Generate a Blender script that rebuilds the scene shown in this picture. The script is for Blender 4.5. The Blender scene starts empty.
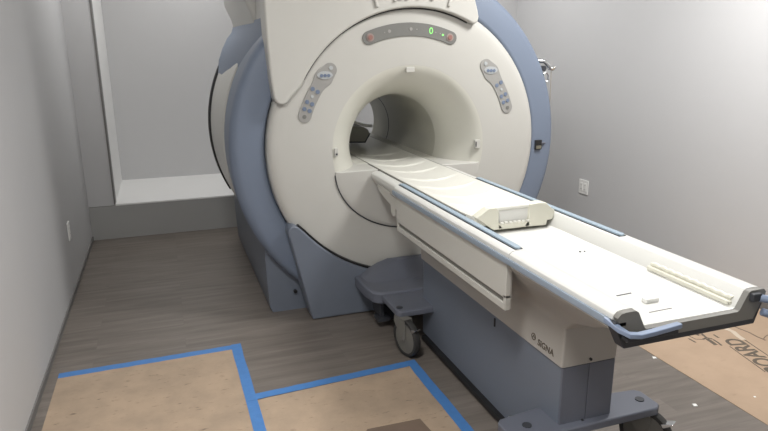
import bpy, bmesh, math, random
from mathutils import Vector, Matrix
random.seed(4)
C = bpy.context.scene.collection
PI = math.pi
CX, CZ = 1.343, 0.97          # bore axis (runs along Y)

# ------------------------------------------------------------------ materials
def mat(name, col, rough=.5, metal=0., bump=0., bscale=60, var=0., vscale=8, spec=.5, coat=0., emit=None, estr=1.):
    m = bpy.data.materials.new(name); m.use_nodes = True
    nt = m.node_tree; b = nt.nodes['Principled BSDF']
    b.inputs['Base Color'].default_value = (*col, 1); b.inputs['Roughness'].default_value = rough
    b.inputs['Metallic'].default_value = metal; b.inputs['Specular IOR Level'].default_value = spec
    b.inputs['Coat Weight'].default_value = coat; b.inputs['Coat Roughness'].default_value = .15
    tc = nt.nodes.new('ShaderNodeTexCoord')
    n = nt.nodes.new('ShaderNodeTexNoise'); n.inputs['Scale'].default_value = vscale; n.inputs['Detail'].default_value = 4
    nt.links.new(tc.outputs['Object'], n.inputs['Vector'])
    mx = nt.nodes.new('ShaderNodeMix'); mx.data_type = 'RGBA'
    v = max(var, .012)
    mx.inputs['A'].default_value = (*[c * (1 - v) for c in col], 1)
    mx.inputs['B'].default_value = (*[min(1, c * (1 + v)) for c in col], 1)
    nt.links.new(n.outputs['Fac'], mx.inputs['Factor']); nt.links.new(mx.outputs['Result'], b.inputs['Base Color'])
    if bump:
        n2 = nt.nodes.new('ShaderNodeTexNoise'); n2.inputs['Scale'].default_value = bscale
        nt.links.new(tc.outputs['Object'], n2.inputs['Vector'])
        bp = nt.nodes.new('ShaderNodeBump'); bp.inputs['Strength'].default_value = bump; bp.inputs['Distance'].default_value = .002
        nt.links.new(n2.outputs['Fac'], bp.inputs['Height']); nt.links.new(bp.outputs['Normal'], b.inputs['Normal'])
    if emit:
        b.inputs['Emission Color'].default_value = (*emit, 1); b.inputs['Emission Strength'].default_value = estr
    return m

M = {
 'wall': mat('wall_paint', (.54,.54,.545), .75, bump=.08, bscale=180),
 'wall_low': mat('wall_paint_grey', (.37,.37,.36), .8, bump=.08, bscale=180),
 'ceiling': mat('ceiling_paint', (.62, .62, .61), .85),
 'sill': mat('sill_white', (.80, .80, .79), .45),
 'base': mat('baseboard_grey', (.17, .165, .16), .6),
 'cover': mat('cover_white', (.485,.479,.448), .38, var=.015, coat=.12),
 'cover2': mat('cover_offwhite', (.50,.494,.462), .4, coat=.1),
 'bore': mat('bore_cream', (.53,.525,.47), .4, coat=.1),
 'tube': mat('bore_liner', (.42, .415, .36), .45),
 'blue': mat('enclosure_blue', (.16,.195,.26), .5, bump=.05, bscale=500),
 'blue2': mat('base_blue', (.148,.170,.21), .42, bump=.05, bscale=500),
 'slate': mat('slate_blue', (.115,.125,.155), .45, bump=.05, bscale=500),
 'pad': mat('pad_blue', (.28,.355,.42), .4),
 'band': mat('band_blue', (.27,.325,.395), .4),
 'bar': mat('bar_blue', (.20,.25,.35), .35),
 'black': mat('gasket_black', (.012, .012, .013), .5),
 'dgrey': mat('bumper_dark', (.035, .038, .045), .5),
 'egrey': mat('end_plate_grey', (.17,.165,.15), .55),
 'tray': mat('tray_white', (.64,.64,.61), .35, coat=.15),
 'cradle': mat('cradle_cream', (.68,.675,.62), .38, coat=.1),
 'handle': mat('handle_cream', (.62,.61,.52), .45),
 'body': mat('table_body_beige', (.37,.352,.325), .5, bump=.05, bscale=400),
 'panel': mat('panel_offwhite', (.50, .49, .45), .45),
 'rubber': mat('tyre_dark', (.03, .029, .028), .7),
 'wheel': mat('wheel_grey', (.15, .145, .13), .55),
 'chrome': mat('chrome', (.75, .76, .77), .18, metal=1.),
 'kpad': mat('keypad_grey', (.17,.17,.16), .45, var=.05, vscale=40),
 'kpad2': mat('keypad_taupe', (.30,.295,.28), .45, var=.05, vscale=40),
 'key': mat('key_blue', (.15,.19,.27), .4),
 'keylight': mat('key_light', (.40,.42,.43), .4),
 'red': mat('stop_red', (.28,.14,.12), .4),
 'pink': mat('stop_ring', (.30,.24,.22), .4),
 'green': mat('display_green', (.1,.3,.08), .4, emit=(.35, 1, .25), estr=.9),
 'metal': mat('plate_brass', (.25, .24, .19), .4, metal=.6),
 'plastic': mat('outlet_white', (.82, .82, .80), .4),
 'ink': mat('print_ink', (.10, .08, .06), .8),
 'tape': mat('painter_tape_blue', (.06,.19,.46), .55, var=.12, vscale=30, bump=.3, bscale=90),
 'scrap': mat('kraft_brown', (.16, .115, .085), .8, var=.12, vscale=12),
 'foam': mat('coil_grey', (.28,.275,.24), .6),
 'cord': mat('cord_tan', (.35, .30, .24), .7),
 'residue': mat('tape_residue', (.52, .44, .35), .4),
 'paperbit': mat('paper_white', (.8, .8, .78), .7),
}

def floor_mat():
    m = bpy.data.materials.new('vinyl_plank'); m.use_nodes = True; nt = m.node_tree; N = nt.nodes; Lk = nt.links
    b = N['Principled BSDF']
    tc = N.new('ShaderNodeTexCoord')
    br = N.new('ShaderNodeTexBrick'); br.offset = .37; br.inputs['Scale'].default_value = 1
    br.inputs['Brick Width'].default_value = 1.22; br.inputs['Row Height'].default_value = .152
    br.inputs['Mortar Size'].default_value = .0007; br.inputs['Mortar Smooth'].default_value = .3; br.inputs['Bias'].default_value = 0
    br.inputs['Color1'].default_value = (0, 0, 0, 1); br.inputs['Color2'].default_value = (1, 1, 1, 1); br.inputs['Mortar'].default_value = (.5, .5, .5, 1)
    Lk.new(tc.outputs['Object'], br.inputs['Vector'])
    mp = N.new('ShaderNodeMapping'); mp.inputs['Scale'].default_value = (1.3, 14, 1)
    ad = N.new('ShaderNodeVectorMath'); ad.operation = 'MULTIPLY_ADD'; ad.inputs[1].default_value = (7.3, 3.1, 0)
    Lk.new(br.outputs['Color'], ad.inputs[0]); Lk.new(tc.outputs['Object'], ad.inputs[2])
    Lk.new(ad.outputs[0], mp.inputs['Vector'])
    n = N.new('ShaderNodeTexNoise'); n.inputs['Scale'].default_value = 1.6; n.inputs['Detail'].default_value = 7; n.inputs['Roughness'].default_value = .62; n.inputs['Distortion'].default_value = .5
    Lk.new(mp.outputs[0], n.inputs['Vector'])
    r = N.new('ShaderNodeValToRGB'); e = r.color_ramp.elements
    e[0].position = .3; e[0].color = (.120, .103, .089, 1); e[1].position = .72; e[1].color = (.205, .181, .159, 1)
    x = e.new(.5); x.color = (.160, .139, .121, 1)
    Lk.new(n.outputs['Fac'], r.inputs['Fac'])
    hs = N.new('ShaderNodeHueSaturation')
    mr = N.new('ShaderNodeMapRange'); mr.inputs['To Min'].default_value = .95; mr.inputs['To Max'].default_value = 1.05
    Lk.new(br.outputs['Color'], mr.inputs['Value']); Lk.new(mr.outputs[0], hs.inputs['Value']); Lk.new(r.outputs[0], hs.inputs['Color'])
    mx = N.new('ShaderNodeMix'); mx.data_type = 'RGBA'; mx.inputs['B'].default_value = (.13, .115, .10, 1)
    Lk.new(br.outputs['Fac'], mx.inputs['Factor']); Lk.new(hs.outputs[0], mx.inputs['A']); Lk.new(mx.outputs['Result'], b.inputs['Base Color'])
    b.inputs['Roughness'].default_value = .42
    bp = N.new('ShaderNodeBump'); bp.inputs['Strength'].default_value = .12; bp.inputs['Distance'].default_value = .002
    Lk.new(n.outputs['Fac'], bp.inputs['Height']); Lk.new(bp.outputs[0], b.inputs['Normal'])
    return m
M['floor'] = floor_mat()

def card_mat(name, base, dirt, amount):
    m = bpy.data.materials.new(name); m.use_nodes = True; nt = m.node_tree; N = nt.nodes; Lk = nt.links
    b = N['Principled BSDF']; b.inputs['Roughness'].default_value = .85
    tc = N.new('ShaderNodeTexCoord')
    n = N.new('ShaderNodeTexNoise'); n.inputs['Scale'].default_value = 5; n.inputs['Detail'].default_value = 6; n.inputs['Roughness'].default_value = .65
    n2 = N.new('ShaderNodeTexNoise'); n2.inputs['Scale'].default_value = 34; n2.inputs['Detail'].default_value = 6; n2.inputs['Roughness'].default_value = .6
    Lk.new(tc.outputs['Object'], n.inputs['Vector'])
    mp = N.new('ShaderNodeMapping'); mp.inputs['Scale'].default_value = (.5, 1.6, 1); Lk.new(tc.outputs['Object'], mp.inputs['Vector']); Lk.new(mp.outputs[0], n2.inputs['Vector'])
    r = N.new('ShaderNodeValToRGB'); e = r.color_ramp.elements
    e[0].position = .32; e[0].color = (*dirt, 1); e[1].position = .62; e[1].color = (*base, 1)
    Lk.new(n.outputs['Fac'], r.inputs['Fac'])
    r2 = N.new('ShaderNodeValToRGB'); e = r2.color_ramp.elements
    e[0].position = .61; e[0].color = (0, 0, 0, 1); e[1].position = .76; e[1].color = (amount,) * 3 + (1,)
    Lk.new(n2.outputs['Fac'], r2.inputs['Fac'])
    mx = N.new('ShaderNodeMix'); mx.data_type = 'RGBA'; mx.inputs['B'].default_value = (.07, .05, .035, 1)
    Lk.new(r2.outputs[0], mx.inputs['Factor']); Lk.new(r.outputs[0], mx.inputs['A']); Lk.new(mx.outputs['Result'], b.inputs['Base Color'])
    return m
M['card_l'] = card_mat('cardboard_scuffed', (.40, .302, .215), (.31, .24, .175), .9)
M['card_r'] = card_mat('cardboard_clean', (.40, .292, .205), (.36, .262, .183), .15)

# ------------------------------------------------------------------ mesh helpers
def box(bm, x0, x1, y0, y1, z0, z1):
    v = [bm.verts.new(p) for p in ((x0,y0,z0),(x1,y0,z0),(x1,y1,z0),(x0,y1,z0),(x0,y0,z1),(x1,y0,z1),(x1,y1,z1),(x0,y1,z1))]
    for f in ((0,3,2,1),(4,5,6,7),(0,1,5,4),(1,2,6,5),(2,3,7,6),(3,0,4,7)): bm.faces.new([v[i] for i in f])
def prism(bm, pts, a, b, axis='y'):
    """closed outline extruded between a and b along an axis"""
    def P(u, w, t): return (u, t, w) if axis == 'y' else ((t, u, w) if axis == 'x' else (u, w, t))
    A = [bm.verts.new(P(u, w, a)) for u, w in pts]; B = [bm.verts.new(P(u, w, b)) for u, w in pts]
    n = len(pts)
    bm.faces.new(A); bm.faces.new(B[::-1])
    for i in range(n): bm.faces.new((A[i], B[i], B[(i+1) % n], A[(i+1) % n]))
def revolve(bm, prof, a0=0, a1=360, n=128, cx=CX, cz=CZ, zmin=None, closed_prof=False):
    full = abs(a1 - a0) >= 360; rings = []
    for i in range(n if full else n + 1):
        a = math.radians(a0 + (a1 - a0) * i / n)
        ring = []
        for r, y in prof:
            z = cz + r * math.sin(a)
            if zmin is not None: z = max(z, zmin)
            ring.append(bm.verts.new((cx + r * math.cos(a), y, z)))
        rings.append(ring)
    k = len(rings)
    for i in range(k if full else k - 1):
        A, B = rings[i], rings[(i+1) % k]; m = len(prof)
        for j in range(m if closed_prof else m - 1):
            bm.faces.new((A[j], A[(j+1) % m], B[(j+1) % m], B[j]))
    if closed_prof and not full:
        bm.faces.new(rings[0]); bm.faces.new(rings[-1][::-1])
def loft(bm, secs, cap=True):
    R = [[bm.verts.new(p) for p in s] for s in secs]; n = len(R[0])
    for A, B in zip(R, R[1:]):
        for i in range(n): bm.faces.new((A[i], A[(i+1) % n], B[(i+1) % n], B[i]))
    if cap: bm.faces.new(R[0][::-1]); bm.faces.new(R[-1])
def tube(bm, pts, r, n=10):
    pts = [Vector(p) for p in pts]; secs = []
    for i, p in enumerate(pts):
        d = (pts[min(i+1, len(pts)-1)] - pts[max(i-1, 0)]).normalized()
        up = Vector((0,0,1)) if abs(d.z) < .9 else Vector((1,0,0))
        u = d.cross(up).normalized(); w = u.cross(d)
        secs.append([p + (u*math.cos(2*PI*k/n) + w*math.sin(2*PI*k/n)) * r for k in range(n)])
    loft(bm, secs)
def cyl(bm, c, r, h, axis='z', n=24, r2=None):
    c = Vector(c); r2 = r if r2 is None else r2
    ax = {'x': Vector((1,0,0)), 'y': Vector((0,1,0)), 'z': Vector((0,0,1))}[axis]
    u = {'x': Vector((0,1,0)), 'y': Vector((0,0,1)), 'z': Vector((1,0,0))}[axis]; w = ax.cross(u)
    loft(bm, [[c + ax*t + (u*math.cos(2*PI*k/n) + w*math.sin(2*PI*k/n))*q for k in range(n)] for t, q in ((-h/2, r), (h/2, r2))])
def obj(name, bm, m, parent=None, bevel=0., seg=3, sharp=38, label=None):
    bmesh.ops.remove_doubles(bm, verts=bm.verts, dist=1e-6)
    bmesh.ops.recalc_face_normals(bm, faces=bm.faces)
    me = bpy.data.meshes.new(name); bm.to_mesh(me); bm.free()
    for p in me.polygons: p.use_smooth = True
    me.set_sharp_from_angle(angle=math.radians(sharp))
    me.materials.append(M[m]); o = bpy.data.objects.new(name, me); C.objects.link(o)
    if parent: o.parent = parent; o.matrix_parent_inverse = Matrix.Translation(parent.location).inverted() if parent.type == 'EMPTY' else Matrix.Identity(4)
    if bevel:
        md = o.modifiers.new('b', 'BEVEL'); md.width = bevel; md.segments = seg; md.limit_method = 'ANGLE'; md.angle_limit = math.radians(35); md.harden_normals = True
    if label: o['label'] = label
    return o
def B(*bx):
    bm = bmesh.new()
    for b in bx: box(bm, *b)
    return bm
def thing(name, label, cat, loc=(0,0,0), group=None):
    o = bpy.data.objects.new(name, None); C.objects.link(o); o.location = loc; o.empty_display_size = .1
    o['label'] = label; o['category'] = cat
    if group: o['group'] = group
    return o
def tag(o, label, cat, group=None):
    o['label'] = label; o['category'] = cat
    if group: o['group'] = group
    return o
def struct(name, bm, m, **k):
    o = obj(name, bm, m, **k); o['kind'] = 'structure'; return o
def text_bm(s, size, extrude, mtx, shear=0., off=0.):
    cu = bpy.data.curves.new('t', 'FONT'); cu.body = s; cu.size = size; cu.extrude = extrude; cu.align_x = 'CENTER'; cu.align_y = 'CENTER'; cu.shear = shear; cu.offset = off
    to = bpy.data.objects.new('t', cu); C.objects.link(to); bpy.context.view_layer.update()
    dg = bpy.context.evaluated_depsgraph_get(); me = bpy.data.meshes.new_from_object(to.evaluated_get(dg))
    me.transform(mtx); bm = bmesh.new(); bm.from_mesh(me); bpy.data.objects.remove(to); bpy.data.meshes.remove(me)
    return bm
def basis(o, x, y):
    x = Vector(x).normalized(); y = Vector(y).normalized(); z = x.cross(y)
    m = Matrix((x, y, z)).transposed().to_4x4(); m.translation = Vector(o); return m

# ------------------------------------------------------------------ room
XL, XR, YB, YF, ZC = -.653, 3.3, 5.5, -2.2, 2.75
AX0, AX1, AY, AZ = -.446, 2.9, 6.57, .294
struct('floor', B((XL-.1, XR+.1, YF-.1, YB, -.1, 0)), 'floor')
struct('ceiling', B((XL-.1, XR+.1, YF-.1, AY+.1, ZC, ZC+.1)), 'ceiling')
struct('wall_left', B((XL-.1, XL, YF, YB+.1, 0, ZC)), 'wall')
struct('wall_right', B((XR, XR+.1, YF, YB+.1, 0, ZC)), 'wall')
struct('wall_front', B((XL, XR, YF-.1, YF, 0, ZC)), 'wall')
struct('wall_back', B((XL, AX0, YB, YB+.1, AZ-.008, ZC), (AX1, XR, YB, YB+.1, AZ-.008, ZC)), 'wall')
struct('wall_back_low', B((XL, XR, YB-.002, YB+.1, 0, AZ-.012)), 'wall_low')
struct('wall_alcove_back', B((AX0-.1, AX1+.1, AY, AY+.1, AZ-.05, ZC)), 'wall')
struct('wall_alcove_left', B((AX0-.1, AX0, YB+.1, AY, AZ-.05, ZC)), 'sill')
struct('wall_alcove_right', B((AX1, AX1+.1, YB+.1, AY, AZ-.05, ZC)), 'wall')
struct('trim_sill', B((AX0, AX1, YB-.004, AY, AZ-.012, AZ)), 'sill')
struct('trim_jamb', B((AX0-.010, AX0+.001, YB-.008, YB+.1, AZ, ZC)), 'base')
struct('baseboard_left', B((XL, XL+.008, YF, YB, 0, .035)), 'base')
struct('baseboard_right', B((XR-.008, XR, YF, YB, 0, .08)), 'base')

# ------------------------------------------------------------------ ceiling lights
def area(name, loc, sx, sy, power, col=(1, .985, .965), rot=(0,0,0)):
    l = bpy.data.lights.new(name, 'AREA'); l.shape = 'RECTANGLE'; l.size = sx; l.size_y = sy; l.energy = power; l.color = col
    o = bpy.data.objects.new(name, l); C.objects.link(o); o.location = loc; o.rotation_euler = rot; return o
M['diff'] = mat('diffuser', (.9, .9, .9), .5, emit=(1, .98, .95), estr=3)
LIGHTS = [((2.3, 2.35), 56, 'above the patient table'), ((.0, .9), 50, 'near the left wall by the camera'), ((2.3, 4.7), 17, 'behind the scanner on the right'), ((.0, 4.9), 8, 'behind the scanner on the left'), ((1.6, -1.2), 14, 'behind the camera'), ((.4, 6.05), 4, 'over the alcove sill')]
for (x, y), pw, where in LIGHTS:
    t = thing('ceiling_light', 'recessed white ceiling light panel ' + where, 'ceiling light', (x, y, ZC))
    obj('light_frame', B((x-.31, x-.29, y-.31, y+.31, ZC-.02, ZC), (x+.29, x+.31, y-.31, y+.31, ZC-.02, ZC), (x-.29, x+.29, y-.31, y-.29, ZC-.02, ZC), (x-.29, x+.29, y+.29, y+.31, ZC-.02, ZC)), 'plastic', t)
    obj('diffuser', B((x-.29, x+.29, y-.29, y+.29, ZC-.012, ZC-.002)), 'diff', t)
    a = area('ceiling_lamp', (x, y, ZC-.03), .56, .56, pw); a['kind'] = 'structure'

# ------------------------------------------------------------------ outlets
def outlet(name, cx, cy, cz, sgn, gangs, label):
    t = thing(name, label, 'outlet', (cx, cy, cz)); w = .06 if gangs == 2 else .037; h = .06
    d = .007 * sgn
    x0, x1 = sorted((cx, cx + d))
    obj('cover_plate', B((x0, x1, cy-w, cy+w, cz-h, cz+h)), 'plastic', t, bevel=.002)
    for k in range(gangs):
        yc = cy + (k - (gangs-1)/2) * .047
        a, b = sorted((cx + d, cx + d*1.5))
        obj('socket', B((a, b, yc-.016, yc+.016, cz-.034, cz+.034)), 'plastic', t, bevel=.001)
        for zz in (-.017, .017):
            for yy in (-.006, .006):
                a2, b2 = sorted((cx + d*1.5, cx + d*1.55)); obj('slot', B((a2, b2, yc+yy-.001, yc+yy+.001, cz+zz-.005, cz+zz+.005)), 'black', t)
outlet('wall_outlet', XR, 4.285, .393, -1, 2, 'white double wall outlet on the grey right wall beyond the table')
outlet('wall_outlet', XL, 4.35, .40, 1, 1, 'small white single wall outlet low on the left wall')

# ------------------------------------------------------------------ scanner
S = thing('mri_scanner', 'large white and blue ring shaped magnetic scanner with a round bore', 'scanner', (CX, 4.2, 0))
left = [(.515, 0), (.50, .03), (.493, .15), (.488, .30), (.487, .42)]
pts = []
for i in range(61):
    a = math.radians(210 - 240 * i / 60); pts.append((CX + 1.0*math.cos(a), CZ + 1.0*math.sin(a)))
outl = left + pts + [(2*CX - x, z) for x, z in left[::-1]]
def cap_ring(bm, y, outline, r):
    A = [bm.verts.new((x, y, z)) for x, z in outline]
    Bq = []
    for x, z in outline:
        a = math.atan2(z - CZ, x - CX); Bq.append(bm.verts.new((CX + r*math.cos(a), y, CZ + r*math.sin(a))))
    n = len(A)
    for i in range(n): bm.faces.new((A[i], A[(i+1) % n], Bq[(i+1) % n], Bq[i]))
YE = 5.1
bm = bmesh.new()
A = [bm.verts.new((x, 3.5, z)) for x, z in outl]; A2 = [bm.verts.new((x, YE, z)) for x, z in outl]
for i in range(len(A)): bm.faces.new((A[i], A[(i+1) % len(A)], A2[(i+1) % len(A)], A2[i]))
cap_ring(bm, 3.5, outl, .6); cap_ring(bm, YE, outl, .5)
obj('enclosure', bm, 'blue2', S, sharp=50)
bm = bmesh.new()
revolve(bm, [(.80,3.46),(.836,3.44),(.840,3.412),(.852,3.400),(.865,3.3995),(.93,3.403),(.975,3.409),(.990,3.413),(1.008,3.424),(1.019,3.444),(1.0235,3.47),(1.024,3.49),(1.0235,3.52),(1.022,3.58),(1.014,3.72),(1.005,3.9),(.99,3.93)], n=160, zmin=.03)
obj('front_ring', bm, 'blue', S, sharp=60)
# white face
bm = bmesh.new()
revolve(bm, [(.835,3.45),(.834,3.40),(.830,3.382),(.822,3.370),(.808,3.3625),(.79,3.3585),(.765,3.3565),(.74,3.3555),(.48,3.3555),(.472,3.357)], n=160, cx=CX+.004)
obj('front_cover', bm, 'cover', S, sharp=60)
bm = bmesh.new()
revolve(bm, [(.484,3.3563),(.472,3.3572),(.455,3.361),(.435,3.372),(.405,3.395),(.37,3.435),(.34,3.485),(.315,3.545),(.30,3.60),(.294,3.66)], n=128)
obj('bore_flare', bm, 'bore', S, sharp=70)
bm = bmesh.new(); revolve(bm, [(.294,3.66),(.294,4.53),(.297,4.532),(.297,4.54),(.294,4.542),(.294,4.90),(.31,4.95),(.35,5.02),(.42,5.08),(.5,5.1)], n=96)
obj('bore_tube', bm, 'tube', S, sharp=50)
bm = bmesh.new(); revolve(bm, [(.2945,4.529),(.2925,4.529),(.2925,4.542),(.2945,4.542)], n=96)
obj('bore_seam', bm, 'dgrey', S)
# side covers
for a0, a1 in ((151, 206), (-26, 29)):
    bm = bmesh.new(); revolve(bm, [(.99,3.96),(1.008,3.97),(1.012,4.0),(1.016,4.8),(1.012,4.84),(.99,4.85)], a0, a1, n=48, closed_prof=True)
    obj('side_cover', bm, 'cover2', S, sharp=50)
    bm = bmesh.new(); revolve(bm, [(.99,4.84),(1.028,4.845),(1.03,4.885),(.99,4.89)], a0-2, a1+2, n=48, closed_prof=True)
    obj('side_gasket', bm, 'black', S, sharp=50)
# shoulder + top covers
bm = bmesh.new(); secs = []
for y, dx, dz in ((3.46,.105,-.01),(3.60,.075,.0),(3.86,.045,.0),(4.2,.018,.0),(4.55,.0,.0),(4.88,.0,.0)):
    secs.append([(x, y, z) for x, z in ((.70,1.36),(.408+dx,1.36+dz),(.425+dx*.9,1.46+dz),(.455+dx*.8,1.54),(.495+dx*.5,1.615),(.53+dx*.2,1.655),(.545+dx*.1,1.70),(.75,1.70))])
loft(bm, secs); obj('shoulder_cover', bm, 'blue', S, sharp=60)
bm = bmesh.new(); prism(bm, [(.555,1.66),(.555,2.3),(.62,2.36),(1.62,2.36),(1.68,2.3),(1.69,1.66)], 3.42, 3.795)
obj('top_side_cover', bm, 'cover2', S, bevel=.02)
bm = bmesh.new(); prism(bm, [(.548,1.665),(.53,1.74),(.49,1.83),(.475,1.95),(.475,2.28),(.56,2.36),(1.66,2.36),(1.75,2.25),(1.75,1.68),(1.6,1.66)], 3.81, 4.86)
obj('top_rear_cover', bm, 'cover2', S, bevel=.03)
obj('cover_joint', B((.565, 1.65, 3.79, 3.815, 1.66, 2.34)), 'black', S)
o2 = [(.528,2.34),(.530,1.75),(.535,1.55),(.545,1.38),(.556,1.285),(.572,1.255),(.60,1.245),(.628,1.256),(.65,1.288)]
cx2, cz2, r2 = 1.366, 1.013, .738
a0 = math.degrees(math.atan2(1.345-cz2, .708-cx2)); a1 = math.degrees(math.atan2(1.655-cz2, 1.70-cx2))
for i in range(41):
    a = math.radians(a0 + (a1 - a0)*i/40); o2.append((cx2 + r2*math.cos(a), cz2 + r2*math.sin(a)))
o2 += [(1.722,1.662),(1.744,1.678),(1.750,1.705),(1.742,1.74),(1.715,1.83),(1.69,2.0),(1.67,2.34)]
bm = bmesh.new(); prism(bm, o2, 3.318, 3.47)
obj('top_front_cover', bm, 'cover2', S, bevel=.022, seg=4)
# black seam following the top cover
bm = bmesh.new(); revolve(bm, [(r2+.012,3.356),(r2-.007,3.356),(r2-.007,3.349),(r2+.012,3.349)], a1+1.5, a0-3, n=60, cx=cx2, cz=cz2, closed_prof=True)
obj('cover_joint', bm, 'black', S)
# embossed ribs on the top front cover
for xa, za, dx, w in ((1.135,1.735,-.035,.008),(1.235,1.765,.03,.008),(1.305,1.775,.03,.008),(1.375,1.782,.0,.012),(1.455,1.775,.0,.008),(1.555,1.745,.03,.008)):
    bm = bmesh.new(); prism(bm, [(xa-w,za+.012),(xa+w,za+.012),(xa+w+dx,za+.14),(xa-w+dx,za+.14)], 3.306, 3.325)
    obj('embossed_rib', bm, 'cover2', S, bevel=.005)
for x0, x1, z in ((1.25,1.29,1.80),(1.33,1.37,1.815),(1.39,1.44,1.81)):
    bm = bmesh.new(); prism(bm, [(x0,z-.012),(x1-.01,z-.012),(x1+.015,z+.03),(x0+.02,z+.03)], 3.308, 3.325)
    obj('embossed_rib', bm, 'cover2', S, bevel=.004)
# chin insert + bridge
bm = bmesh.new()
hp = [(CX - .455, .86)] + [(CX + .455*math.cos(math.radians(a)), .86 + .362*math.sin(math.radians(a))) for a in range(183, 358, 4)] + [(CX + .455, .86)]
hp += [(CX+.203,.86),(CX+.203,.815),(CX-.203,.815),(CX-.203,.86)]
inner = [(CX + (x-CX)*.94, .86 + (z-.86)*.94 - .004) for x, z in hp[:-4]] + hp[-4:]
hp2 = [(CX + (x-CX)*.60, .86 + (z-.86)*.60) for x, z in hp[:-4]] + hp[-4:]
loft(bm, [[(x, 3.70, z) for x, z in hp2], [(x, 3.46, z) for x, z in hp], [(x, 3.352, z) for x, z in hp], [(x, 3.343, z) for x, z in inner]])
obj('bore_apron', bm, 'cover2', S, bevel=.003, sharp=25)
bm = bmesh.new(); prism(bm, hp[1:34] + [(CX+(x-CX)*1.012, .86+(z-.86)*1.02) for x,z in hp[1:34][::-1]], 3.3505, 3.362)
obj('apron_joint', bm, 'dgrey', S)
obj('table_bridge', B((CX-.268, CX-.20, 3.55, 4.95, .80, .861), (CX+.20, CX+.268, 3.55, 4.95, .80, .861), (CX-.2, CX+.2, 3.7, 4.95, .78, .83)), 'bore', S)
# foot covers
arc = []
fa0 = math.degrees(math.atan2(.572-CZ, .650-CX)) % 360
for i in range(41):
    t = i/40; a = math.radians(fa0 + (540 - 2*fa0) * t)
    r = .798 - .05*math.sin(PI*t)**.6; arc.append((CX + r*math.cos(a), CZ + r*math.sin(a)))
fo = [(.715, .004), (.604, .50), (.594, .535), (.596, .56), (.608, .577), (.627, .583)] + arc
fo += [(2*CX-x, z) for x, z in ((.627,.583),(.608,.577),(.596,.56),(.594,.535),(.604,.50),(.715,.004))]
bm = bmesh.new(); prism(bm, fo, 3.30, 3.47)
obj('foot_cover', bm, 'blue2', S, bevel=.018)
bm = bmesh.new()
ap = [(x, z) for x, z in arc]; up = [(CX + (x-CX)*1.018, CZ + (z-CZ)*1.018) for x, z in arc][::-1]
ap = [(CX + (x-CX)*.985, CZ + (z-CZ)*.985) for x, z in ap]
prism(bm, ap + up, 3.325, 3.36); obj('foot_joint', bm, 'black', S)
obj('base_screw', (lambda b: (cyl(b, (.655, 3.494, .12), .011, .02, 'y'), b)[1])(bmesh.new()), 'black', S)
# docking base
bm = bmesh.new()
def dockring(z, g=0):
    p = [(.975+g,3.31),(.975+g,3.12),(.992+g,3.02+g),(1.03+g,2.985+g),(1.20,2.985+g)]
    p = p + [(2*CX-x, y) for x, y in p[::-1]]
    return [(x, y, z) for x, y in p]
loft(bm, [dockring(.175, .012), dockring(.185), dockring(.235), dockring(.245, .01)])
obj('docking_plate', bm, 'slate', S, bevel=.004)
bm = bmesh.new()
secs = []
for z, h, y0 in ((.24,.345,3.14),(.275,.29,3.20),(.305,.225,3.245),(.325,.16,3.27)):
    secs.append([(CX-h, 3.32, z), (CX-h, y0+.04, z), (CX-h+.05, y0, z), (CX+h-.05, y0, z), (CX+h, y0+.04, z), (CX+h, 3.32, z)])
loft(bm, secs); obj('docking_cowl', bm, 'slate', S, bevel=.01, sharp=60)
obj('docking_post', B((1.09, 1.59, 3.16, 3.30, .0, .18)), 'dgrey', S)
obj('docking_guide', B((1.03, 1.10, 3.04, 3.12, .05, .07), (1.05,1.07,3.06,3.2,.07,.18)), 'dgrey', S)

# controls on the face
def arc_strip(r0, r1, a0, a1, n=24, wob=None):
    cr = (r0 + r1)/2; h = (r1 - r0)/2; P = []
    for i in range(n+1):
        a = math.radians(a0 + (a1-a0)*i/n); q = h if wob is None else h*wob(i/n)
        P.append((CX + (cr+q)*math.cos(a), CZ + (cr+q)*math.sin(a)))
    def endc(ad, sg, q):
        a = math.radians(ad); c = Vector((CX + cr*math.cos(a), CZ + cr*math.sin(a))); u = Vector((math.cos(a), math.sin(a))); t = Vector((-math.sin(a), math.cos(a)))*sg
        return [tuple(c + u*q*math.cos(b) + t*q*math.sin(b)) for b in [PI*k/10 for k in range(1, 10)]]
    s = 1 if a1 > a0 else -1
    P += endc(a1, s, h if wob is None else h*wob(1))
    for i in range(n, -1, -1):
        a = math.radians(a0 + (a1-a0)*i/n); q = h if wob is None else h*wob(i/n)
        P.append((CX + (cr-q)*math.cos(a), CZ + (cr-q)*math.sin(a)))
    P += endc(a0, -s, h if wob is None else h*wob(0))[::-1]
    return P
def disc(x, z, r, y0, y1, m, parent, name):
    bm = bmesh.new(); cyl(bm, (x, (y0+y1)/2, z), r, y1-y0, 'y'); return obj(name, bm, m, parent)
def polar(r, a): a = math.radians(a); return CX + r*math.cos(a), CZ + r*math.sin(a)
bm = bmesh.new(); prism(bm, arc_strip(.631, .703, 111.7, 68.3), 3.349, 3.3562)
tp = obj('display_strip', bm, 'kpad', S, bevel=.0015)
for a in (111, 69):
    x, z = polar(.667, a); disc(x, z, .022, 3.346, 3.35, 'pink', tp, 'button_ring'); disc(x, z, .013, 3.342, 3.347, 'red', tp, 'stop_button')
x, z = polar(.668, 79.5)
obj('digit', text_bm('0', .05, .001, basis((x, 3.3475, z), (1,0,0), (0,0,1))), 'green', tp)
x, z = polar(.665, 73); disc(x, z, .006, 3.3465, 3.349, 'green', tp, 'indicator')
for a in (103.5, 101, 90.5, 87, 77, 74.5):
    x, z = polar(.667, a); disc(x, z, .004, 3.3465, 3.349, 'kpad2', tp, 'indicator')
for a in (101, 90):
    x, z = polar(.668, a); disc(x, z, .009, 3.347, 3.349, 'kpad2', tp, 'indicator')
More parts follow.
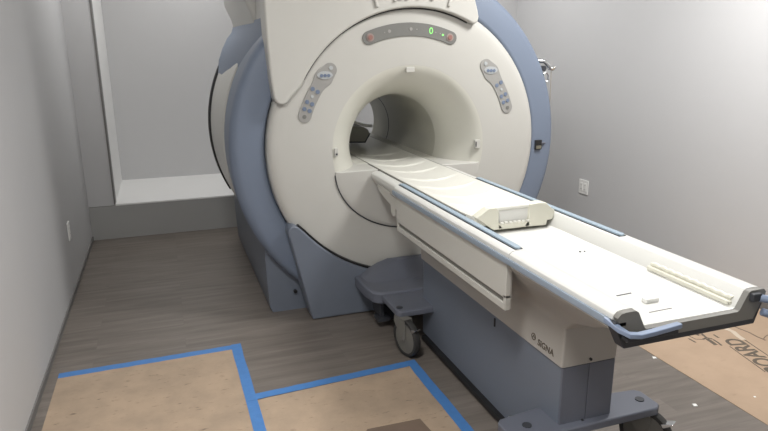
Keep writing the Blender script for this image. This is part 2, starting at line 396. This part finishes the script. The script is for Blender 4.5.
for side in (1, -1):
    am = lambda a: a if side > 0 else 180 - a
    dr = .014 if side > 0 else 0.
    wob = lambda t: 1.0 + .42*math.exp(-((t-.18)/.14)**2)
    bm = bmesh.new(); prism(bm, arc_strip(.617+dr, .689+dr, am(44), am(18.8), wob=wob), 3.350, 3.3562)
    kp = obj('control_keypad', bm, 'kpad2', S, bevel=.0015)
    x, z = polar(.657+dr, am(40.5)); bm = bmesh.new()
    prism(bm, [(x + .043*math.cos(t), z + .021*math.sin(t)) for t in [2*PI*k/20 for k in range(20)]], 3.346, 3.3505)
    oo = obj('position_display', bm, 'keylight', kp)
    for k in (-1, 0, 1): disc(x + .02*k, z - .002, .009, 3.343, 3.347, 'key', oo, 'key')
    disc(*polar(.657+dr, am(45)), .011, 3.3465, 3.351, 'keylight', kp, 'key')
    for r, a in ((.64, 32), (.672, 32), (.638, 25.5), (.668, 25.5), (.638, 22), (.668, 22)):
        x, z = polar(r+dr, am(a)); disc(x, z, .0115, 3.3465, 3.351, 'key', kp, 'key')
    x, z = polar(.655+dr, am(28.8)); disc(x, z, .008, 3.3465, 3.351, 'keylight', kp, 'key')
    x, z = polar(.655+dr, am(18.5)); disc(x, z, .011, 3.348, 3.351, 'kpad', kp, 'key')
# small fittings at the flare
bm = bmesh.new(); box(bm, CX-.026, CX+.026, 3.352, 3.37, CZ+.432, CZ+.462); obj('alignment_light', bm, 'cover', S, bevel=.003)
bm = bmesh.new(); box(bm, .886, .906, 3.349, 3.37, .95, .995); o = obj('laser_window', bm, 'cover', S, bevel=.002)
obj('window_slot', B((.892,.902,3.347,3.35,.958,.967)), 'dgrey', o)
bm = bmesh.new(); box(bm, 1.764, 1.800, 3.349, 3.37, .945, .995); o = obj('laser_window', bm, 'cover', S, bevel=.002)
obj('window_slot', B((1.768,1.774,3.347,3.35,.955,.985)), 'dgrey', o)
# latch on the ring, right
t = obj('side_latch', B((2.215, 2.262, 3.388, 3.41, .905, .965)), 'black', S, bevel=.002)
obj('latch_plate', B((2.219, 2.255, 3.383, 3.39, .91, .93)), 'metal', t)
bm = bmesh.new(); tube(bm, [(2.258, 3.395, .945), (2.29, 3.40, .942)], .008); obj('latch_knob', bm, 'slate', t)
# hook bracket with ring and cord
bm = bmesh.new(); tube(bm, [(2.27, 3.52, 1.452), (2.315, 3.50, 1.45), (2.338, 3.49, 1.43), (2.354, 3.485, 1.405), (2.37, 3.48, 1.402), (2.38, 3.475, 1.414)], .014)
hk = obj('cable_hook', bm, 'chrome', S)
bm = bmesh.new(); tube(bm, [(2.325 + .022*math.cos(t), 3.485, 1.35 + .03*math.sin(t)) for t in [2*PI*k/16 for k in range(17)]], .007); obj('hook_ring', bm, 'chrome', hk)
bm = bmesh.new(); cyl(bm, (2.305, 3.50, 1.405), .017, .05, 'y'); obj('hook_mount', bm, 'dgrey', hk)
bm = bmesh.new(); tube(bm, [(2.367, 3.49, 1.395), (2.37, 3.49, 1.25), (2.372, 3.49, 1.0), (2.372, 3.49, .85)], .002, 6); obj('pull_cord', bm, 'cord', S)

# ------------------------------------------------------------------ patient table
T = thing('patient_table', 'long white wheeled patient table with a blue pedestal docked into the scanner', 'patient table', (CX, 2.2, 0))
def sym(half): return [(CX + x, z) for x, z in half] + [(CX - x, z) for x, z in half[::-1]]
prof = sym([(0,.778),(.235,.778),(.258,.812),(.264,.828),(.262,.842),(.252,.851),(.236,.854),(.204,.854),(.196,.849),(.170,.799),(.162,.795),(0,.795)])
# remove duplicated centre points
prof = [(CX-.235,.778),(CX+.235,.778)] + [(CX+x,z) for x,z in ((.258,.812),(.264,.828),(.262,.842),(.252,.851),(.236,.854),(.204,.854),(.196,.849),(.170,.799),(.162,.795))] + [(CX-x,z) for x,z in ((.162,.795),(.170,.799),(.196,.849),(.204,.854),(.236,.854),(.252,.851),(.262,.842),(.264,.828),(.258,.812))]
bm = bmesh.new(); prism(bm, prof, 1.24, 2.92); ft = obj('main_tray', bm, 'tray', T, bevel=.0015)
bm = bmesh.new(); tube(bm, [(x, 1.777, z) for x, z in ((1.1225,.8535),(1.107,.8538),(1.092,.851),(1.0815,.8425),(1.0795,.829))], .0012, 6); obj('rim_joint', bm, 'egrey', ft)
bm = bmesh.new(); prism(bm, [(CX + (x-CX)*.95, z) for x, z in prof], 2.92, 3.33); obj('docking_tray', bm, 'tray', T, bevel=.003)
for s in (1, -1):
    bm = bmesh.new(); prism(bm, [(CX+s*.235,.79),(CX+s*.268,.806),(CX+s*.2705,.818),(CX+s*.2705,.829),(CX+s*.25,.829)], 1.25, 2.93)
    obj('side_band', bm, 'band', T, bevel=.002)
    bm = bmesh.new(); prism(bm, [(CX+s*.207,1.80),(CX+s*.212,1.784),(CX+s*.224,1.782),(CX+s*.233,1.79),(CX+s*.233,2.92),(CX+s*.207,2.92)], .8545, .863, 'z')
    pd = obj('arm_strip', bm, 'pad', T, bevel=.003)
    obj('strip_edge', B((CX+min(s*.205,s*.2355), CX+max(s*.205,s*.2355), 1.785, 2.925, .8525, .857)), 'dgrey', pd)
    # side panel
    xo, xi = CX+s*.255, CX+s*.20
    lo, hi = sorted((xo, CX+s*.235)); l2, h2 = sorted((CX+s*.242, CX+s*.230))
    p = obj('side_panel', B((lo, hi, 1.80, 2.90, .668, .806), (lo, hi, 1.80, 2.90, .622, .646), (lo, hi, 1.80, 1.816, .64, .68), (lo, hi, 2.884, 2.90, .64, .68)), 'panel', T, bevel=.002)
    obj('panel_frame', B((l2, h2, 1.802, 2.898, .625, .80)), 'body', p)
    obj('side_groove', B((min(CX+s*.246,CX+s*.238), max(CX+s*.246,CX+s*.238), 1.81, 2.89, .64, .672)), 'egrey', p)
    # docking bracket
    b2 = sorted((CX+s*.215, CX+s*.235))
    bm = bmesh.new(); prism(bm, [(2.93,.79),(3.28,.79),(3.24,.76),(3.14,.735),(3.05,.72),(3.045,.685),(3.02,.665),(2.99,.67),(2.975,.72),(2.93,.70)], b2[0], b2[1], 'x')
    obj('docking_bracket', bm, 'panel', T, bevel=.003)
# body (loft by height)
def rr(hw, y0, y1, z, c=.015):
    return [(CX-hw+c,y0,z),(CX+hw-c,y0,z),(CX+hw-c*.3,y0+c*.3,z),(CX+hw,y0+c,z),(CX+hw,y1,z),(CX-hw,y1,z),(CX-hw,y0+c,z),(CX-hw+c*.3,y0+c*.3,z)]
bm = bmesh.new()
loft(bm, [rr(.117,1.636,2.90,.45,.009), rr(.118,1.632,2.91,.60,.009), rr(.135,1.56,2.94,.655), rr(.19,1.40,2.99,.72), rr(.235,1.29,3.05,.775), rr(.24,1.26,3.06,.785)])
bd = obj('table_body', bm, 'body', T, bevel=.004, sharp=60)
bm = text_bm('SIGNA', .035, .0004, basis((CX-.1185, 1.737, .483), (0,-1,0), (0,0,1)), .1, off=.0005)
obj('lettering', bm, 'ink', bd)
bm = bmesh.new()
lp = [(CX-.1183, 1.815 + .0125*math.cos(t), .492 + .0125*math.sin(t)) for t in [2*PI*k/20 for k in range(21)]]
tube(bm, lp, .0016, 6); tube(bm, [(CX-.1183,1.821,.487),(CX-.1183,1.815,.499),(CX-.1183,1.809,.487)], .0014, 6); obj('logo', bm, 'ink', bd)
bm = bmesh.new(); cyl(bm, (CX+.0, 1.633, .468), .005, .008, 'y'); obj('screw', bm, 'black', bd)
# pedestal
bm = bmesh.new(); prism(bm, [(1.645,.215),(1.645,.45),(2.885,.45),(2.885,.03),(1.765,.03),(1.755,.215)], CX-.110, CX+.112, 'x')
pe = obj('pedestal', bm, 'blue2', T, bevel=.005)
obj('pedestal_end', B((CX-.109, CX-.001, 1.637, 1.648, .215, .449), (CX+.001, CX+.111, 1.637, 1.648, .215, .449)), 'slate', pe, bevel=.002)
bm = bmesh.new(); cyl(bm, (CX-.012, 1.634, .225), .005, .008, 'y'); obj('screw', bm, 'black', pe)
obj('latch', B((CX-.113, CX-.108, 2.11, 2.118, .40, .437)), 'black', pe)
obj('under_slab', B((CX-.135, CX+.135, 1.93, 2.84, .012, .034)), 'black', T)  # thin black slab below the pedestal, a little wider than it
# caster beams + casters
def beam(y0, y1, ztop, taper):
    p = [(1.035, y0+.02), (1.055, y0), (1.648, y0), (1.672, y0+.02), (1.672, y1-.04-taper), (1.65, y1-.02-taper), (1.46, y1), (1.226, y1), (1.052, y1-.02-taper), (1.035, y1-.04-taper)]
    bm = bmesh.new(); prism(bm, p, ztop-.034, ztop, 'z'); return bm
nb = obj('caster_beam', beam(1.605, 1.765, .225, .0), 'slate', T, bevel=.008)
fb = obj('caster_beam', beam(2.745, 3.03, .232, .0), 'slate', T, bevel=.008)
def caster(x, y, ang, parent):
    R = Matrix.Translation((x, y, 0)) @ Matrix.Rotation(math.radians(ang), 4, 'Z')
    def fin(bm): bm.transform(R); return bm
    r = .099; off = .035
    bm = bmesh.new(); prism(bm, [(-.045,.196),(.045,.196),(.055,.17),(.055,.11),(off+.012,.085),(off-.012,.085),(-.01,.13),(-.045,.17)], -.026, -.021); prism(bm, [(-.045,.196),(.045,.196),(.055,.17),(.055,.11),(off+.012,.085),(off-.012,.085),(-.01,.13),(-.045,.17)], .021, .026)
    box(bm, -.045, .045, -.026, .026, .199, .2035)
    cs = obj('caster', fin(bm), 'wheel', parent, bevel=.001)
    bm = bmesh.new(); revolve(bm, [(r-.018,-.017),(r-.004,-.017),(r,-.010),(r,.010),(r-.004,.017),(r-.018,.017)], n=40, cx=off, cz=r+.001, closed_prof=True); obj('tyre', fin(bm), 'rubber', cs)
    bm = bmesh.new(); revolve(bm, [(.012,-.019),(.05,-.019),(r-.02,-.013),(r-.016,-.013),(r-.016,.013),(r-.02,.013),(.05,.019),(.012,.019)], n=40, cx=off, cz=r+.001, closed_prof=True); obj('wheel', fin(bm), 'wheel', cs)
    bm = bmesh.new(); cyl(bm, (off, 0, r+.001), .012, .058, 'y'); obj('axle', fin(bm), 'chrome', cs)
    bm = bmesh.new(); prism(bm, [(.09,.165),(.135,.182),(.125,.168),(.10,.15)], -.018, .018); obj('brake_pedal', fin(bm), 'chrome', cs, bevel=.002)
for x, y, a, p in ((1.065, 2.75, -76, fb), (1.612, 2.765, -78, fb), (1.125, 1.675, 80, nb), (1.622, 1.675, -62, nb)):
    caster(x, y, a, p)
    bm = bmesh.new(); cyl(bm, (x, y + (.05 if y > 2 else .0), .2255 if y < 2 else .2325), .017, .005); b = obj('bolt', bm, 'dgrey', p)
# tray details
bm = bmesh.new(); cyl(bm, (1.417, 1.833, .796), .004, .004); cyl(bm, (1.435, 1.83, .796), .003, .004); obj('rivet', bm, 'dgrey', T)
r0, r1 = Vector((1.500, 1.585, .805)), Vector((1.500, 1.262, .805))
bm = bmesh.new(); prism(bm, [(1.505,1.262),(1.510,1.255),(1.530,1.255),(1.535,1.262),(1.535,1.590),(1.505,1.590)], .797, .812, 'z')
ra = obj('coil_rail', bm, 'handle', ft, bevel=.005)
bm = bmesh.new(); tube(bm, [(1.524, 1.26 + .325*k/40, .8165 + .0022*math.sin(k*1.55)) for k in range(41)], .0085, 12)
obj('rail_ridge', bm, 'handle', ra)
def flatstrip(p, q, w, z): 
    p, q = Vector(p), Vector(q); d = (q-p).normalized(); n = Vector((-d.y, d.x))*w/2
    bm = bmesh.new(); prism(bm, [tuple(p+n), tuple(p-n), tuple(q-n), tuple(q+n)], z-.0005, z+.0008, 'z'); return bm
obj('tray_slot', flatstrip((1.258,1.437), (1.315,1.440), .004, .7955), 'dgrey', ft)
obj('tray_slot', flatstrip((1.262,1.303), (1.345,1.305), .0025, .7955), 'egrey', ft)
obj('tray_latch', B((1.298, 1.345, 1.355, 1.378, .795, .808)), 'tray', ft, bevel=.003)
# end plate, bumper, bars
bm = bmesh.new(); prism(bm, [(CX+x,z) for x,z in ((-.262,.838),(-.252,.849),(-.236,.852),(-.203,.852),(-.194,.846),(-.169,.797),(-.162,.793),(.162,.793),(.169,.797),(.194,.846),(.203,.852),(.252,.852),(.262,.842),(.226,.762),(-.226,.762))], 1.222, 1.2405)
ep = obj('end_plate', bm, 'egrey', T)
bm = bmesh.new(); prism(bm, [(CX+x,z) for x,z in ((-.272,.824),(-.262,.830),(-.226,.768),(.224,.768),(.250,.836),(.266,.836),(.236,.744),(-.230,.744))], 1.224, 1.262)
obj('bumper', bm, 'dgrey', T, bevel=.003)
def bar(path, w, h):
    bm = bmesh.new(); secs = []; pts = [Vector(p) for p in path]
    for i, p in enumerate(pts):
        d = (pts[min(i+1,len(pts)-1)] - pts[max(i-1,0)]); d.z = 0; d.normalize(); n = Vector((-d.y, d.x, 0))
        secs.append([p+n*w/2+Vector((0,0,h/2)), p-n*w/2+Vector((0,0,h/2)), p-n*w/2-Vector((0,0,h/2)), p+n*w/2-Vector((0,0,h/2))])
    loft(bm, secs); return bm
obj('grab_bar', bar([(1.076,1.262,.823),(1.077,1.238,.819),(1.082,1.212,.811),(1.098,1.192,.802),(1.125,1.186,.799),(1.17,1.189,.799),(1.22,1.195,.799),(1.272,1.20,.800)], .020, .014), 'bar', T, bevel=.003)
obj('bar_bracket', B((1.085, 1.112, 1.222, 1.234, .812, .826), (1.10,1.27,1.198,1.226,.775,.787)), 'dgrey', T, bevel=.002)
bm = bmesh.new(); tube(bm, [(1.572,1.212,.830),(1.585,1.20,.829),(1.63,1.19,.824),(1.70,1.18,.81),(1.715,1.178,.79),(1.69,1.178,.772),(1.60,1.19,.782),(1.578,1.205,.79)], .0115); obj('grab_bar', bm, 'bar', T)
obj('bar_bracket', B((1.542, 1.574, 1.207, 1.226, .822, .846)), 'dgrey', T, bevel=.003)

# cradle
CR = bmesh.new(); nx, ny = 24, 330; Y0, Y1 = 2.175, 4.78; grid = []
ridges = [2.42, 2.62, 2.83, 3.05, 3.30, 3.50, 3.70, 3.92]
for j in range(ny+1):
    y = Y0 + (Y1-Y0)*j/ny; row = []
    for i in range(nx+1):
        u = -1 + 2*i/nx; z = .861 - .024*(1-u*u)
        k = min(1, max(0, (y-2.17)/.12)); z = z*k + (.868 + .018*(1-u*u))*(1-k)
        for q in ridges:
            c = q + .09*u*u*(1 if u > 0 else .6) - .03*u
            if abs(u) < .9: z += .008*math.exp(-((y-c)/.009)**2)*(1-abs(u)**4)
        row.append(CR.verts.new((CX + u*.190, y, z)))
    grid.append(row)
for j in range(ny):
    for i in range(nx): CR.faces.new((grid[j][i], grid[j][i+1], grid[j+1][i+1], grid[j+1][i]))
low = [[CR.verts.new((v.co.x, v.co.y, .826)) for v in (r[0], r[-1])] for r in (grid[0], grid[-1])]
CR.faces.new(grid[0] + [low[0][1], low[0][0]]); CR.faces.new(grid[-1] + [low[1][1], low[1][0]])
CR.faces.new([r[0] for r in grid] + [low[1][0], low[0][0]]); CR.faces.new([r[-1] for r in grid] + [low[1][1], low[0][1]])
CR.faces.new([low[0][0], low[0][1], low[1][1], low[1][0]])
cr = obj('cradle', CR, 'cradle', T, sharp=45)
for s in (1, -1):
    a, b = sorted((CX+s*.191, CX+s*.198)); obj('cradle_track', B((a, b, 2.25, 4.75, .845, .8595)), 'egrey', T)
# cradle end handle
bm = bmesh.new()
prism(bm, [(CX-.192,.868),(CX-.137,.902),(CX-.10,.905),(CX-.088,.888),(CX-.088,.838),(CX-.06,.812),(CX-.108,.809)], 2.155, 2.20)
prism(bm, [(CX+.055,.905),(CX+.105,.908),(CX+.135,.905),(CX+.178,.866),(CX+.170,.83),(CX+.145,.828),(CX+.14,.807),(CX+.03,.809),(CX+.055,.845)], 2.155, 2.20)
prism(bm, [(CX-.09,.834),(CX+.06,.834),(CX+.06,.809),(CX-.09,.809)], 2.155, 2.20)
ch = obj('cradle_handle', bm, 'handle', cr, bevel=.004)
obj('lit_hole_fill', B((CX-.10, CX+.07, 2.168, 2.19, .82, .892)), 'tray', ch)  # white plate fills the open grip hole, imitating the lit tray beyond
bm = bmesh.new(); tube(bm, [(CX-.14,2.18,.893),(CX-.11,2.172,.896),(CX-.05,2.17,.897),(CX+.02,2.17,.898),(CX+.08,2.172,.898)], .010, 14); obj('grip', bm, 'cradle', ch)
bm = bmesh.new()
for k in range(7): tube(bm, [(CX-.078+k*.02, 2.158, .836), (CX-.066+k*.02, 2.158, .836)], .005, 8)
obj('finger_ridges', bm, 'cradle', ch)

# ------------------------------------------------------------------ head rest inside bore
H = thing('head_rest', 'grey head holder with white rim resting on the cradle deep inside the bore', 'head rest', (1.34, 4.5, .86))
bm = bmesh.new(); prism(bm, [(1.235,.872),(1.40,.862),(1.437,.925),(1.425,.955),(1.39,.975),(1.25,.985)], 4.40, 4.62); obj('holder_shell', bm, 'foam', H, bevel=.006)
bm = bmesh.new(); prism(bm, [(1.235,.866),(1.40,.858),(1.442,.925),(1.436,.928),(1.397,.867),(1.235,.876)], 4.392, 4.402); obj('shell_edge', bm, 'dgrey', H)
bm = bmesh.new(); tube(bm, [(1.27,4.42,1.028),(1.31,4.42,1.018),(1.36,4.42,.998),(1.41,4.43,.982),(1.45,4.44,.975),(1.47,4.45,.976)], .011); obj('rim', bm, 'plastic', H)

# ------------------------------------------------------------------ floor protection
def sheet(name, pts, z0, z1, m, label, cat, group=None, bev=0):
    bm = bmesh.new(); prism(bm, pts, z0, z1, 'z'); return tag(obj(name, bm, m, bevel=bev), label, cat, group)
sheet('cardboard_sheet', [(-.605,.2),(.28,.2),(.27,2.31),(.26,3.09),(-.60,3.09)], 0, .002, 'card_l', 'scuffed brown cardboard sheet taped to the floor by the left wall', 'cardboard')
sheet('cardboard_sheet', [(.285,.2),(1.04,.2),(1.05,2.6),(.28,2.55)], 0, .002, 'card_l', 'scuffed brown cardboard sheet between the two long blue tapes', 'cardboard')
cr_ = sheet('cardboard_sheet', [(2.262,.3),(3.285,.3),(3.285,3.05),(2.262,3.05)], 0, .002, 'card_r', 'printed brown cardboard sheet lying along the right wall beyond the table', 'cardboard')
mtx = basis((2.745, 2.10, .0024), (.235,.972,0), (-.972,.235,0)) @ Matrix.Diagonal((.80, 1.0, 1, 1))
obj('printed_lettering', text_bm('BOARD', .135, .0002, mtx, off=.0035), 'ink', cr_)
def stroke(name, pts, w, m='ink', z0=.002):
    bm = bmesh.new(); P = [Vector(p) for p in pts]; L, Q = [], []
    for i, p in enumerate(P):
        d = (P[min(i+1, len(P)-1)] - P[max(i-1, 0)]).normalized(); n = Vector((-d.y, d.x)) * w/2
        L.append(tuple(p+n)); Q.append(tuple(p-n))
    prism(bm, L + Q[::-1], z0, z0+.0006, 'z'); return obj(name, bm, m, cr_)
ux, uy = Vector((.235,.972)), Vector((-.972,.235)); c0 = Vector((2.745, 2.10))
stroke('printed_line', [c0 + uy*.064 - ux*.17, c0 + uy*.064 + ux*.10], .006)
stroke('printed_line', [c0 - uy*.064 - ux*.17, c0 - uy*.064 + ux*.165], .006)
for pts_, w_ in (([(2.60,2.46),(2.60,2.40),(2.605,2.34),(2.64,2.325)], .006), ([(2.655,2.44),(2.65,2.40),(2.66,2.37)], .016), ([(2.70,2.43),(2.69,2.385),(2.675,2.34)], .012),
                 ([(2.64,2.325),(2.675,2.335),(2.69,2.31)], .012), ([(2.665,2.325),(2.66,2.29),(2.652,2.25)], .022), ([(2.69,2.305),(2.685,2.27),(2.675,2.235)], .010), ([(2.575,2.36),(2.575,2.31)], .010),
                 ([(2.74,2.35),(2.735,2.31)], .010), ([(2.64,2.40),(2.68,2.36)], .005)):
    stroke('printed_mark', pts_, w_)
stroke('crease_line', [(2.93,2.42),(2.935,2.36),(2.945,2.30),(2.94,2.25),(2.945,2.20)], .010, 'scrap')  # crease in the sheet, drawn as dark brown strokes
stroke('crease_line', [(2.945,2.215),(2.985,2.235),(3.02,2.245)], .006, 'scrap')
stroke('tape_residue', [(2.865,2.40),(2.87,2.34),(2.85,2.29),(2.84,2.245)], .030, 'residue')
def jag(p, q, w, n=24, seed=1):
    rnd = random.Random(seed); p, q = Vector(p), Vector(q); d = (q-p); u = d.normalized(); nn = Vector((-u.y, u.x))
    L = [tuple(p + d*i/n + nn*(w/2 + rnd.uniform(-.0015,.0015))) for i in range(n+1)]; R = [tuple(p + d*i/n - nn*(w/2 + rnd.uniform(-.0015,.0015))) for i in range(n, -1, -1)]
    return L + R
sheet('tape_strip', jag((-.60,3.10),(.255,3.115), .05, seed=1), .002, .0026, 'tape', 'blue painter tape along the far edge of the left cardboard', 'tape')
sheet('tape_strip', jag((.252,3.145),(.275,.2), .05, 40, 2), .0026, .0032, 'tape', 'blue painter tape running between the two left cardboard sheets', 'tape')
sheet('tape_strip', jag((.235,2.575),(1.055,2.625), .05, seed=3), .0032, .0038, 'tape', 'short blue painter tape crossing in front of the table caster', 'tape')
sheet('tape_strip', jag((1.065,2.65),(1.07,.2), .05, 40, 4), .0038, .0044, 'tape', 'blue painter tape running beside the table pedestal', 'tape')
sheet('cardboard_scrap', [(.60,2.06),(.68,2.165),(.915,2.16),(.935,1.95),(.62,1.95)], .002, .003, 'scrap', 'dark brown cardboard scrap on the sheet at the bottom edge of the photo', 'cardboard')
for k, (x, y, s) in enumerate(((2.095,1.84,.012),(2.245,2.25,.012),(2.40,1.80,.006))):
    sheet('paper_scrap', [(x-s,y-s*.5),(x+s*.6,y-s*.8),(x+s,y+s*.6),(x-s*.4,y+s)], .0 if k < 2 else .002, .003, 'paperbit', ('tiny white paper fleck on the floor between caster and cardboard','tiny white paper fleck at the edge of the printed cardboard','smallest white paper fleck lying on the printed cardboard')[k], 'debris')

# ------------------------------------------------------------------ camera, world, view
yaw, pitch, roll, F = math.radians(19.35), math.radians(14.987), math.radians(.419), 621.
f = Vector((math.sin(yaw)*math.cos(pitch), math.cos(yaw)*math.cos(pitch), -math.sin(pitch)))
r = Vector((math.cos(yaw), -math.sin(yaw), 0)); d = f.cross(r)
rr_ = math.cos(roll)*r + math.sin(roll)*d; dd = -math.sin(roll)*r + math.cos(roll)*d
cam = bpy.data.cameras.new('camera'); cam.sensor_width = 36; cam.lens = F/768*36; cam.clip_start = .05
co = bpy.data.objects.new('camera', cam); C.objects.link(co)
m = Matrix((rr_, -dd, -f)).transposed().to_4x4(); m.translation = (0, 0, 1.53); co.matrix_world = m
bpy.context.scene.camera = co
w = bpy.data.worlds.new('world'); bpy.context.scene.world = w; w.use_nodes = True
w.node_tree.nodes['Background'].inputs[0].default_value = (.8, .85, .9, 1); w.node_tree.nodes['Background'].inputs[1].default_value = .2
vs = bpy.context.scene.view_settings
vs.view_transform = 'Standard'; vs.look = 'None'; vs.exposure = .12; vs.gamma = 1; vs.use_curve_mapping = False
